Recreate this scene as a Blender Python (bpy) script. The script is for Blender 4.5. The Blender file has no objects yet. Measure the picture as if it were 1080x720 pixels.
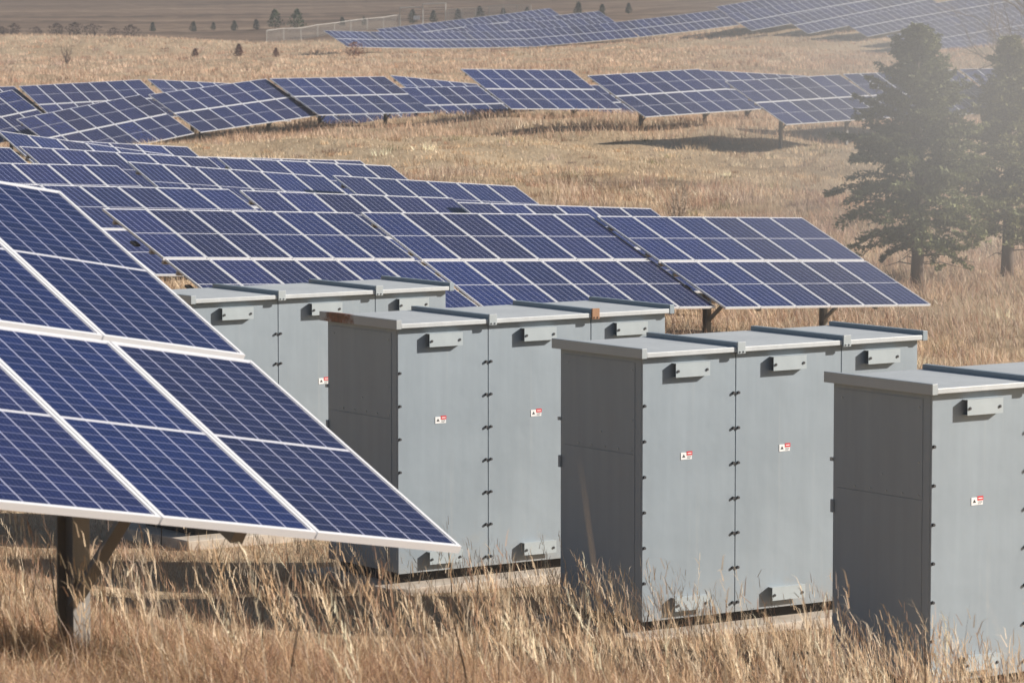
import bpy, bmesh, math, random
import numpy as np
from mathutils import Vector, Matrix, noise
R_ = math.radians
random.seed(7); rng = np.random.default_rng(11)
scene = bpy.context.scene
C = scene.collection

# ------------------------------------------------------------------ camera, light, exposure
CAM_H = 8.0                      # camera height in world units; geometry tables below are measured from the camera
PITCH = R_(4.9657)
FPX = 4217.7
cam_d = bpy.data.cameras.new('camera'); cam = bpy.data.objects.new('camera', cam_d); C.objects.link(cam)
cam_d.sensor_width = 36; cam_d.lens = FPX*36/1080
cam_d.clip_start = .3; cam_d.clip_end = 4000
cam.location = (0, 0, CAM_H); cam.rotation_euler = (R_(90)-PITCH, 0, 0)
cam_d.dof.use_dof = True; cam_d.dof.focus_distance = 40; cam_d.dof.aperture_fstop = 9
scene.camera = cam
scene.render.resolution_x = 1024; scene.render.resolution_y = 682

SUN_EL = R_(25); SUN_AZ = R_(5)          # azimuth from +X towards +Y
world = bpy.data.worlds.new('World'); scene.world = world; world.use_nodes = True
wn = world.node_tree; bg = wn.nodes['Background']
sky = wn.nodes.new('ShaderNodeTexSky'); sky.sky_type = 'NISHITA'; sky.sun_disc = False
sky.sun_elevation = SUN_EL; sky.sun_rotation = R_(90)-SUN_AZ
sky.air_density = 1.0; sky.dust_density = 1.5; sky.altitude = 200
wn.links.new(sky.outputs[0], bg.inputs[0]); bg.inputs[1].default_value = .05
sd = bpy.data.lights.new('sun', 'SUN'); sd.energy = 5.0; sd.angle = R_(.5); sd.color = (1, .93, .84)
sun = bpy.data.objects.new('sun', sd); C.objects.link(sun)
sdir = Vector((math.cos(SUN_EL)*math.cos(SUN_AZ), math.cos(SUN_EL)*math.sin(SUN_AZ), math.sin(SUN_EL)))
sun.rotation_euler = sdir.to_track_quat('Z', 'Y').to_euler()
vs = scene.view_settings; vs.view_transform = 'Standard'; vs.look = 'None'; vs.gamma = 1; vs.exposure = 0.58

HAZE = .0004
VEIL = .125

# ------------------------------------------------------------------ helpers
class MB:
    def __init__(s): s.v = []; s.f = []; s.m = []; s.uv = []
    def poly(s, pts, mi=0, uv=None):
        b = len(s.v); s.v += [tuple(p) for p in pts]; s.f.append(tuple(range(b, b+len(pts)))); s.m.append(mi); s.uv.append(uv or [(0, 0)]*len(pts))
    def box(s, x0, x1, y0, y1, z0, z1, mi=0, M=None):
        p = [Vector(q) for q in ((x0,y0,z0),(x1,y0,z0),(x1,y1,z0),(x0,y1,z0),(x0,y0,z1),(x1,y0,z1),(x1,y1,z1),(x0,y1,z1))]
        if M: p = [M @ q for q in p]
        b = len(s.v); s.v += [tuple(q) for q in p]
        for f in ((0,3,2,1),(4,5,6,7),(0,1,5,4),(1,2,6,5),(2,3,7,6),(3,0,4,7)):
            s.f.append(tuple(b+i for i in f)); s.m.append(mi); s.uv.append([(0, 0)]*4)
    def tube(s, pts, rad, n=6, mi=0, cap=True):
        pts = [Vector(p) for p in pts]
        if not hasattr(rad, '__len__'): rad = [rad]*len(pts)
        rings = []
        for i, p in enumerate(pts):
            d = (pts[min(i+1, len(pts)-1)]-pts[max(i-1, 0)]).normalized()
            a = d.cross(Vector((0, 0, 1)) if abs(d.z) < .9 else Vector((1, 0, 0))).normalized(); c = d.cross(a)
            b = len(s.v)
            for k in range(n):
                t = 2*math.pi*k/n; s.v.append(tuple(p+(a*math.cos(t)+c*math.sin(t))*rad[i]))
            rings.append(b)
        for i in range(len(rings)-1):
            for k in range(n):
                s.f.append((rings[i]+k, rings[i]+(k+1) % n, rings[i+1]+(k+1) % n, rings[i+1]+k)); s.m.append(mi); s.uv.append([(0, 0)]*4)
        if cap:
            s.f.append(tuple(rings[0]+k for k in range(n))[::-1]); s.m.append(mi); s.uv.append([(0, 0)]*n)
            s.f.append(tuple(rings[-1]+k for k in range(n))); s.m.append(mi); s.uv.append([(0, 0)]*n)
    def mesh(s, name, mats, bevel=0, smooth=False):
        me = bpy.data.meshes.new(name); me.from_pydata(s.v, [], s.f)
        for m in (mats if isinstance(mats, (list, tuple)) else [mats]): me.materials.append(m)
        me.polygons.foreach_set('material_index', s.m)
        if any(u[0] != u[1] for u in s.uv if len(u) > 1):
            ul = me.uv_layers.new(name='UVMap'); ul.data.foreach_set('uv', [c for u in s.uv for p in u for c in p])
        if bevel:
            bm = bmesh.new(); bm.from_mesh(me)
            bmesh.ops.bevel(bm, geom=[e for e in bm.edges if e.is_manifold and e.calc_face_angle(0) > .5], offset=bevel, segments=2, affect='EDGES', profile=.5)
            bm.to_mesh(me); bm.free()
        if smooth: me.polygons.foreach_set('use_smooth', [True]*len(me.polygons))
        me.update(); return me
def link(name, me, parent=None, mat=None):
    o = bpy.data.objects.new(name, me); C.objects.link(o)
    if parent: o.parent = parent
    if mat is not None: o.matrix_local = mat
    return o
def tag(o, label=None, cat=None, group=None, kind=None):
    if label: o['label'] = label
    if cat: o['category'] = cat
    if group: o['group'] = group
    if kind: o['kind'] = kind
    return o
def thing(name, M, label, cat, group=None):
    o = bpy.data.objects.new(name, None); C.objects.link(o); o.empty_display_size = .3
    o.matrix_world = M; return tag(o, label, cat, group)
def copy_tree(o, parent=None):
    c = o.copy(); C.objects.link(c)
    c.parent = parent
    for ch in o.children: copy_tree(ch, c)
    return c
def T(x, y, z): return Matrix.Translation((x, y, z))
def w(P): return Vector((P[0], P[1], P[2]+CAM_H))      # camera-centred to world
def at(px, py, Y):                                     # world point on the sight line of a pixel of the 1080x720 photo at distance Y
    u = (px-540)/FPX; v = -(py-360)/FPX
    cy = math.cos(PITCH)+v*math.sin(PITCH); cz = -math.sin(PITCH)+v*math.cos(PITCH)
    return Vector((u/cy*Y, Y, cz/cy*Y+CAM_H))

# ------------------------------------------------------------------ materials
def mat(name, col=(.5,.5,.5), rough=.6, metal=0, spec=.5):
    m = bpy.data.materials.new(name); m.use_nodes = True; b = m.node_tree.nodes['Principled BSDF']
    b.inputs['Base Color'].default_value = (*col, 1); b.inputs['Roughness'].default_value = rough; b.inputs['Metallic'].default_value = metal
    b.inputs['Specular IOR Level'].default_value = spec
    return m
def N(m, t, **k):
    n = m.node_tree.nodes.new(t)
    for a, v in k.items(): setattr(n, a, v)
    return n
def L(m, a, b): m.node_tree.links.new(a, b)
def BS(m): return m.node_tree.nodes['Principled BSDF']
def mth(m, op, a, b=None, c=None):
    n = N(m, 'ShaderNodeMath', operation=op)
    for i, q in enumerate((a, b, c)):
        if q is None: continue
        if isinstance(q, (int, float)): n.inputs[i].default_value = q
        else: L(m, q, n.inputs[i])
    return n.outputs[0]
def mixc(m, f, a, b, blend='MIX'):
    n = N(m, 'ShaderNodeMix', data_type='RGBA', blend_type=blend)
    for s, q in ((n.inputs[0], f), (n.inputs[6], a), (n.inputs[7], b)):
        if isinstance(q, (int, float)): s.default_value = q
        elif isinstance(q, tuple): s.default_value = (*q, 1)
        else: L(m, q, s)
    return n.outputs[2]
def noi(m, scale, detail=4, rough=.6, vec=None, dim='3D'):
    n = N(m, 'ShaderNodeTexNoise'); n.inputs['Scale'].default_value = scale; n.inputs['Detail'].default_value = detail; n.inputs['Roughness'].default_value = rough
    if vec is not None: L(m, vec, n.inputs['Vector'])
    return n.outputs['Fac']
def ramp(m, f, stops):
    n = N(m, 'ShaderNodeValToRGB'); L(m, f, n.inputs[0]); e = n.color_ramp.elements
    while len(e) < len(stops): e.new(.5)
    for q, (p, c) in zip(e, stops): q.position = p; q.color = (*c, 1)
    return n.outputs[0]
def tc(m, which='Object'): return N(m, 'ShaderNodeTexCoord').outputs[which]

def painted(name, col, rough=.42, spec=.5, streak=.12, dirt=False):
    m = mat(name, col, rough, 0, spec); g = tc(m)
    mp = N(m, 'ShaderNodeMapping'); mp.inputs['Scale'].default_value = (7, 7, .5); L(m, g, mp.inputs[0])
    s1 = noi(m, 1.5, 4, .6, mp.outputs[0]); s2 = noi(m, 1.1, 5, .6, g)
    k = mth(m, 'ADD', mth(m, 'MULTIPLY', s1, streak), mth(m, 'MULTIPLY', s2, streak))
    k = mth(m, 'ADD', k, 1-streak)
    c = mixc(m, 1.0, tuple(col), k, 'MULTIPLY'); 
    if dirt:       # dried mud and dust low down, and faint run marks
        sp = N(m, 'ShaderNodeSeparateXYZ'); L(m, g, sp.inputs[0])
        lo = mth(m, 'SUBTRACT', .62, mth(m, 'MULTIPLY', sp.outputs[2], 1.3)); lo = mth(m, 'ADD', lo, mth(m, 'MULTIPLY', mth(m, 'SUBTRACT', noi(m, 5, 7, .7, g), .5), 1.5))
        f = ramp(m, lo, [(.30, (0, 0, 0)), (.95, (.45, .45, .45))]); c = mixc(m, f, c, (.36, .29, .21))
        mp4 = N(m, 'ShaderNodeMapping'); mp4.inputs['Scale'].default_value = (16, 16, .35); L(m, g, mp4.inputs[0])
        f2 = ramp(m, noi(m, 1.2, 3, .6, mp4.outputs[0]), [(.58, (0, 0, 0)), (.75, (.13, .13, .13))]); c = mixc(m, f2, c, (.42, .42, .40))
    L(m, c, BS(m).inputs['Base Color'])
    L(m, mth(m, 'ADD', mth(m, 'MULTIPLY', s2, .25), rough-.12), BS(m).inputs['Roughness'])
    bp = N(m, 'ShaderNodeBump'); bp.inputs['Strength'].default_value = .25; bp.inputs['Distance'].default_value = .02; L(m, noi(m, 3.5, 2, .5, g), bp.inputs['Height']); L(m, bp.outputs[0], BS(m).inputs['Normal'])
    return m
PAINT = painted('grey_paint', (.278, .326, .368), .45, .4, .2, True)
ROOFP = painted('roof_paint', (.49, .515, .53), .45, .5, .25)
TRIM = painted('trim_paint', (.38, .42, .44), .42)
PLATE = painted('plate_paint', (.39, .44, .465), .42)
BATTEN = painted('batten_paint', (.25, .30, .34), .45)
def rust_mat(cx=.22):
    m = painted('rusty_trim', (.37, .39, .40), .5); g = tc(m)
    sp = N(m, 'ShaderNodeSeparateXYZ'); L(m, g, sp.inputs[0])
    d = mth(m, 'ABSOLUTE', mth(m, 'SUBTRACT', sp.outputs[1], 1.02)); d = mth(m, 'SUBTRACT', 1, mth(m, 'MULTIPLY', d, 2.4))
    k = mth(m, 'ADD', d, mth(m, 'MULTIPLY', mth(m, 'SUBTRACT', noi(m, 9, 6, .7, g), .5), 1.9))
    f = ramp(m, k, [(.35, (0, 0, 0)), (.75, (1, 1, 1))])
    old = BS(m).inputs['Base Color'].links[0].from_socket
    c = mixc(m, f, old, ramp(m, noi(m, 14, 5, .7, g), [(.3, (.05, .02, .012)), (.7, (.28, .10, .04))]))
    L(m, c, BS(m).inputs['Base Color']); return m
RUST = rust_mat()
RUSTC = mat('rusty_cap', (.34, .19, .11), .85)
DARK = mat('dark_steel', (.035, .035, .04), .5)
PLINTH = mat('plinth_black', (.03, .028, .028), .8)
GALV = painted('galvanised_steel', (.23, .22, .21), .5, .4, .35)
BLACK = mat('black_rubber', (.02, .02, .022), .5)
FRAME = mat('module_frame_aluminium', (.70, .71, .74), .42, .1)
RAIL = mat('rail_aluminium', (.40, .36, .33), .5, .3)
WHITE = mat('label_white', (.8, .8, .8), .5); RED = mat('label_red', (.6, .03, .04), .5); INK = mat('label_ink', (.03, .03, .03), .6)
def conc():
    m = mat('concrete', (.5, .45, .38), .9); g = tc(m)
    L(m, ramp(m, noi(m, 4, 8, .7, g), [(.3, (.38, .32, .26)), (.7, (.58, .51, .43))]), BS(m).inputs['Base Color'])
    bp = N(m, 'ShaderNodeBump'); bp.inputs['Strength'].default_value = .4; L(m, noi(m, 30, 4, .6, g), bp.inputs['Height']); L(m, bp.outputs[0], BS(m).inputs['Normal'])
    return m
CONC = conc()
def pv_mat(name, cell, line, wu=.0095, wv=.0045, mid=.0065, rough=.16):
    m = mat(name, cell, rough, 0, .5); uv = N(m, 'ShaderNodeUVMap'); uv.uv_map = 'UVMap'
    sp = N(m, 'ShaderNodeSeparateXYZ'); L(m, uv.outputs[0], sp.inputs[0]); U, V = sp.outputs[0], sp.outputs[1]
    def lines(q, n, wd):          # 1 on a grid line
        fr = mth(m, 'FRACT', mth(m, 'ADD', mth(m, 'MULTIPLY', q, n), .5)); d = mth(m, 'ABSOLUTE', mth(m, 'SUBTRACT', fr, .5))
        return mth(m, 'LESS_THAN', d, wd*n/2)
    a = lines(U, 6, wu); b = lines(V, 24, wv); bus = lines(U, 30, .0012)
    c = mth(m, 'LESS_THAN', mth(m, 'ABSOLUTE', mth(m, 'SUBTRACT', V, .5)), mid)
    e = mth(m, 'LESS_THAN', mth(m, 'MINIMUM', mth(m, 'MINIMUM', U, mth(m, 'SUBTRACT', 1, U)), mth(m, 'MULTIPLY', mth(m, 'MINIMUM', V, mth(m, 'SUBTRACT', 1, V)), 2)), .012)
    vm = N(m, 'ShaderNodeVectorMath', operation='MULTIPLY'); L(m, uv.outputs[0], vm.inputs[0]); vm.inputs[1].default_value = (6, 24, 1)
    fl = N(m, 'ShaderNodeVectorMath', operation='FLOOR'); L(m, vm.outputs[0], fl.inputs[0])
    oi = N(m, 'ShaderNodeObjectInfo')
    wno = N(m, 'ShaderNodeTexWhiteNoise', noise_dimensions='4D'); L(m, fl.outputs[0], wno.inputs['Vector']); L(m, oi.outputs['Random'], wno.inputs['W'])
    vo = N(m, 'ShaderNodeTexVoronoi'); vo.inputs['Scale'].default_value = 1; vm2 = N(m, 'ShaderNodeVectorMath', operation='MULTIPLY'); L(m, uv.outputs[0], vm2.inputs[0]); vm2.inputs[1].default_value = (70, 140, 1); L(m, vm2.outputs[0], vo.inputs['Vector'])
    bw = N(m, 'ShaderNodeRGBToBW'); L(m, vo.outputs['Color'], bw.inputs[0])
    k = mth(m, 'ADD', .72, mth(m, 'ADD', mth(m, 'MULTIPLY', wno.outputs[0], .25), mth(m, 'MULTIPLY', bw.outputs[0], .25)))
    pur = mixc(m, oi.outputs['Random'], cell, (cell[0]*1.7, cell[1]*.95, cell[2]*.78))
    rw = N(m, 'ShaderNodeTexWhiteNoise', noise_dimensions='1D'); L(m, oi.outputs['Random'], rw.inputs['W'])
    k = mth(m, 'MULTIPLY', k, mth(m, 'ADD', .72, mth(m, 'MULTIPLY', rw.outputs[0], .6)))
    base = mixc(m, 1.0, pur, k, 'MULTIPLY')
    base = mixc(m, mth(m, 'MULTIPLY', bus, .35), base, line)
    g = mth(m, 'MAXIMUM', mth(m, 'MULTIPLY', b, .22), mth(m, 'MULTIPLY', a, .85))
    base = mixc(m, g, base, line)
    base = mixc(m, mth(m, 'MAXIMUM', c, mth(m, 'MULTIPLY', e, .8)), base, (.55, .55, .6))
    L(m, base, BS(m).inputs['Base Color'])
    # a little dust on the glass
    dn = noi(m, .9, 5, .65, tc(m)); L(m, mth(m, 'ADD', mth(m, 'MULTIPLY', dn, .22), rough-.06), BS(m).inputs['Roughness'])
    return m
PV = pv_mat('solar_cells', (.007, .017, .085), (.42, .43, .56))
BACK = mat('white_backsheet', (.55, .55, .55), .7)
# ------------------------------------------------------------------ solar table positions (camera-centred metres, degrees):
# key, modules per row, section, x, y, z of the upper left corner, yaw, slope along the row, tilt
TABS = [
('F1',4,1,-5.408,20.287,-0.476,43.92,-9.52,25.02),
('A1',6,2,-7.41,72.27,-3.867,43.04,-2.84,23.63),
('A2',6,2,-2.89,76.37,-4.157,42.16,-2.50,24.05),
('A3',6,2,1.70,80.20,-4.443,42.48,-2.45,23.67),
('B1',6,2,-10.19,79.58,-3.767,44.71,-2.96,23.63),
('B2',6,2,-5.71,83.82,-4.100,42.69,-3.54,25.25),
('B3',6,2,-1.21,87.19,-4.527,42.96,-3.39,25.20),
('C1',6,2,-13.28,86.72,-3.599,43.86,-2.77,25.20),
('C2',6,2,-8.88,92.48,-3.865,43.45,-4.99,25.20),
('C3',6,2,-4.27,95.17,-4.304,43.34,-4.32,24.67),
('D1',6,2,-16.49,92.53,-3.374,43.10,-3.11,25.20),
('D2',6,2,-12.15,98.61,-3.743,43.33,-4.30,25.20),
('D3',6,2,-7.27,98.52,-4.010,46.11,-3.77,26.28),
('E1',6,2,-13.95,108.50,-3.691,43.04,-7.88,25.20),
('E2',6,2,-13.91,114.69,-4.134,44.49,-3.76,26.01),
('E3',6,2,-8.72,110.39,-4.470,42.94,-2.72,25.20),
('G0',7,3,-28.10,178.64,-5.446,40.36,8.82,25.49),
('H0',7,3,-29.63,191.97,-4.638,42.18,0.96,25.20),
('H1',7,3,-24.17,196.29,-4.505,37.35,1.85,25.50),
('H2',6,3,-17.46,191.98,-4.079,42.66,-3.12,25.20),
('I1',7,3,-22.05,178.05,-5.554,42.66,8.06,25.01),
('J1',7,3,-16.74,184.35,-4.624,42.60,5.18,24.10),
('J2',7,3,-11.42,188.82,-3.977,41.20,0.05,23.79),
('J3',6,3,-6.15,202.50,-4.103,43.69,-5.08,26.41),
('K1',7,3,-2.41,188.05,-3.517,41.67,-1.14,26.28),
('K2',7,3,3.34,177.80,-3.621,42.31,1.70,25.60),
('K3',7,3,9.07,170.64,-3.710,41.31,1.53,25.71),
('K4',7,3,14.63,177.14,-3.538,38.40,0.94,26.67),
('K5',7,3,20.03,179.32,-3.353,36.29,0.19,27.02),
('L1',7,3,9.05,193.79,-3.667,38.20,-3.06,26.07),
('M1',7,3,-11.23,195.95,-4.637,38.84,-0.35,23.95),
('M2',7,3,-5.58,199.13,-4.653,38.85,0.15,24.59),
('M3',7,3,0.37,199.16,-4.558,36.88,-0.38,24.25),
('P1',7,4,-20.37,433.21,-3.969,49.07,-1.32,25.20),
('P2',7,4,-15.64,438.66,-4.132,44.09,-0.88,25.20),
('P3',7,4,-10.52,443.61,-4.240,41.52,-0.01,25.20),
('P4',7,4,-5.16,448.35,-4.241,38.74,0.45,25.20),
('P5',7,4,0.46,452.85,-4.189,32.73,3.75,25.20),
('P6',7,4,6.47,456.72,-3.728,29.50,4.37,25.20),
('P7',7,4,12.50,460.12,-3.192,32.84,5.04,25.20),
('P8',7,4,18.39,463.92,-2.573,33.05,5.75,25.20),
('R1',7,4,-16.36,485.33,-4.270,41.30,4.75,25.20),
('R2',7,4,-11.09,489.96,-3.686,41.50,4.93,25.20),
('R3',7,4,-5.79,494.66,-3.079,40.22,5.04,25.20),
('R4',7,4,-0.46,499.16,-2.459,41.83,5.33,25.20),
('U1',7,4,-5.52,463.42,-3.652,37.73,2.33,25.20),
('U2',7,4,0.10,467.77,-3.365,36.32,2.39,25.20),
('U3',7,4,5.77,471.94,-3.070,36.50,2.89,25.20),
('S1',7,4,-0.63,471.39,-3.068,38.66,3.79,25.20),
('S2',7,4,4.89,475.81,-2.602,37.39,4.32,25.20),
('Qa1',7,4,22.70,426.29,-2.199,42.21,6.98,25.20),
('Qa2',7,4,27.92,431.02,-1.342,41.06,6.80,25.20),
('Qa3',7,4,33.24,435.66,-0.506,39.30,6.86,25.20),
('Qb1',7,4,28.19,420.27,-2.454,42.85,7.33,25.20),
('Qb2',7,4,33.35,425.06,-1.553,41.59,7.51,25.20),
('Qb3',7,4,38.61,429.73,-0.631,40.47,7.51,25.20),
('Qc1',7,4,33.82,414.27,-2.697,42.85,7.03,25.20),
('Qc2',7,4,39.02,419.09,-1.831,40.60,6.40,25.20),
('Qc3',7,4,44.37,423.68,-1.044,39.48,6.46,25.20),
('Qc4',7,4,49.81,428.16,-0.252,38.27,6.93,25.20),
('Qd1',7,4,39.57,407.27,-3.209,42.98,6.30,25.20),
('Qd2',7,4,44.76,412.11,-2.435,40.77,6.46,25.20),
('Qd3',7,4,50.10,416.72,-1.639,39.65,6.21,25.20),
('Qe1',7,4,37.45,401.26,-4.184,43.99,5.31,25.20),
('Qe2',7,4,42.56,406.20,-3.531,41.66,5.87,25.20),
('Qe3',7,4,47.83,410.89,-2.808,40.54,5.62,25.20),
('Qf1',7,4,41.80,393.28,-4.781,44.33,2.54,25.20),
('Qf2',7,4,46.87,398.23,-4.468,43.19,2.94,25.20),
('Qg1',7,4,22.00,433.32,-1.414,40.86,6.75,25.20),
('Qg2',7,4,27.33,437.93,-0.585,39.72,6.64,25.20),
]
def axes(yaw, s, t):
    yaw, s, t = R_(yaw), R_(s), R_(t)
    r = Vector((math.cos(yaw)*math.cos(s), math.sin(yaw)*math.cos(s), math.sin(s)))
    d = Vector((math.sin(yaw)*math.cos(t), -math.cos(yaw)*math.cos(t), -math.sin(t)))
    d = (d-r*d.dot(r)).normalized()
    return r, d
ML, MG = 1.99, .06
CABS = [(-3.333, 41.67, -5.577), (-1.078, 37.90, -5.526), (1.167, 35.16, -5.556), (3.398, 31.99, -5.559)]
CYAW = R_(35.24); CW = (1.085, 1.235, .955); CD = 1.35; CH = 2.35
ca = Vector((math.cos(CYAW), math.sin(CYAW), 0)); cb = Vector((-math.sin(CYAW), math.cos(CYAW), 0))

# ------------------------------------------------------------------ terrain
pts = []
for k, n, sec, x, y, z, yw, s, t in TABS:
    r, d = axes(yw, s, t); P = Vector((x, y, z)); mid = P+d*(ML+MG/2)
    wd = .985 if k == 'F1' else 1.0
    cl = {'F1': 1.57, 'K1': 1.15, 'K2': 1.25, 'K3': 1.95, 'K4': 1.9, 'K5': 1.8, 'J1': 1.35, 'J2': 1.3}.get(k, 1.62 if sec == 2 else 1.6)
    if k == 'F1':
        for u in (-4, 0, 2.7, 4): q = mid+r*u; pts.append((q.x, q.y, q.z-cl, 1))
    elif k in ('M1', 'M2', 'M3', 'J3'): pass
    else:
        for u in (.5, n-.5): q = mid+r*u*wd; pts.append((q.x, q.y, q.z-cl, 1))
for x, y, z in CABS:
    for a, b in ((0, 0), (3.3, 0), (0, 1.4), (3.3, 1.4)):
        q = Vector((x, y, z))+ca*a+cb*b; pts.append((q.x, q.y, z-.2-.02*a, 1.5))
pts += [(0, 0, -2.3, 1), (-6, 0, -2, 1), (6, 2, -2.6, 1), (-3, 10, -2.4, 1), (2.5, 10, -2.7, 1), (-8, 18, -2.3, 1), (0, 17, -3.25, 1), (3, 20, -3.9, 1),
        (0, 24, -4.45, 1), (4, 27.5, -5.35, 1), (9, 30, -5.7, 1), (0, 29.5, -5.35, 1), (2.2, 31.5, -5.7, 1), (-1.5, 33.5, -5.6, 1), (-8, 33, -4.3, 1), (-5, 48, -5.7, 1), (8, 48, -6.1, 1), (8, 60, -6.6, 1), (0, 60, -6.1, 1), (13, 72, -7.0, 1),
        (9.6, 95, -6.95, 2), (12, 97, -6.95, 2), (20, 95, -6.8, 1), (16, 130, -6.5, 1), (4, 140, -6.25, 1), (-4, 135, -6.3, 1), (4, 110, -6.75, 1), (25, 150, -6.3, 1), (9, 125, -6.6, 1),
        (-1, 165, -6.15, 1), (-8, 172, -6.2, 1), (-14, 170, -6.3, 1), (2, 165, -6.25, 1), (5.5, 169, -6.5, 1), (8.2, 165, -6.8, 1.5), (4, 158, -6.5, 1), (9, 150, -6.75, 1), (-16, 160, -6.6, 1),
        (0, 250, -7.0, 1), (30, 230, -6.3, 1), (-40, 250, -6.8, 1), (-30, 300, -6.5, 1), (0, 300, -6.5, 1), (-40, 400, -6.9, 1), (-10, 380, -6.7, 1), (15, 300, -6.0, 1), (10, 350, -6.0, 1), (26, 330, -5.6, 1), (24, 380, -5.2, 1), (0, 400, -6.3, 1), (30, 260, -6.0, 1), (42, 280, -6.2, 1),
        (-60, 500, -5.2, 1), (-48, 495, -5.3, 1), (-31.3, 505, -6.35, 1), (-15, 530, -4.3, 1), (5, 530, -3.0, 1), (-80, 600, -3.3, 1), (-40, 620, -3.0, 1), (0, 620, -2.0, 1), (70, 440, 0, 1), (20, 425, -5.7, 1), (12, 440, -6.2, 1), (24, 500, -4.2, 1), (70, 330, .5, 1), (60, 520, 1.5, 1), (40, 480, -2.6, 1),
        (-80, 760, 0, 1), (0, 760, 0.6, 1), (80, 760, 5, 1), (-120, 1000, 5, 1), (0, 1000, 6, 1), (120, 1000, 9, 1), (-60, 150, -5.5, 1), (60, 150, -6.5, 1), (-30, 60, -3, 1), (30, 60, -7.5, 1), (-200, 400, -6, 1), (200, 400, 4, 1)]
PT = np.array(pts)
def smooth_ground(x, y):
    x = np.atleast_1d(np.asarray(x, float)); y = np.atleast_1d(np.asarray(y, float)); out = np.empty_like(x)
    for i in range(0, len(x), 20000):
        X, Y = x[i:i+20000, None], y[i:i+20000, None]
        dx, dy = PT[None, :, 0]-X, PT[None, :, 1]-Y
        h = 1.8+.020*np.abs(Y)+.25*np.abs(X)*0
        d2 = (dx*dx+(dy*.8)**2)
        W = PT[None, :, 3]/(d2+h*h)**2
        sw = W.sum(1); mx = (W*dx).sum(1)/sw; my = (W*dy).sum(1)/sw; mz = (W*PT[None, :, 2]).sum(1)/sw
        cx_, cy_ = dx-mx[:, None], dy-my[:, None]; zz = PT[None, :, 2]-mz[:, None]
        rg = (h[:, 0]*1.0)**2
        a = (W*cx_*cx_).sum(1)/sw+rg; b = (W*cx_*cy_).sum(1)/sw; c = (W*cy_*cy_).sum(1)/sw+rg
        e = (W*cx_*zz).sum(1)/sw; f = (W*cy_*zz).sum(1)/sw; det = a*c-b*b
        gx = (e*c-f*b)/det; gy = (a*f-b*e)/det
        out[i:i+20000] = mz-gx*mx-gy*my
    return out
def ground(x, y):
    z = smooth_ground(x, y); x = np.atleast_1d(x); y = np.atleast_1d(y)
    a = np.clip(np.abs(y)/90, .3, 1.6)
    z = z+a*(.05*np.sin(.9*x+.35*y)+.04*np.sin(.23*x-.51*y+1.3)+.03*np.sin(1.7*x-.9*y+.4)+.05*np.sin(.11*x+.19*y+2))
    return z+CAM_H
def G1(x, y): return float(ground(x, y)[0])
ys = np.concatenate([np.linspace(-25, 12, 12), 12*np.exp(np.linspace(.03, math.log(1400/12), 330))])
ts = np.linspace(-1, 1, 221)
XX = np.empty((len(ys), len(ts))); YY = np.empty_like(XX)
for i, y in enumerate(ys):
    hw = 12+.2*abs(y); tt = ts
    XX[i] = hw*np.sign(tt)*(np.abs(tt)+ 2.2*np.clip(np.abs(tt)-.75, 0, 1)**1.5*8); YY[i] = y
ZZ = ground(XX.ravel(), YY.ravel())
V = np.stack([XX.ravel(), YY.ravel(), ZZ], 1); nx = len(ts); ny = len(ys)
idx = np.arange(nx*ny).reshape(ny, nx)
Fq = np.stack([idx[:-1, :-1], idx[:-1, 1:], idx[1:, 1:], idx[1:, :-1]], -1).reshape(-1, 4)
me = bpy.data.meshes.new('ground'); me.from_pydata(V.tolist(), [], Fq.tolist()); me.polygons.foreach_set('use_smooth', [True]*len(Fq))
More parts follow.
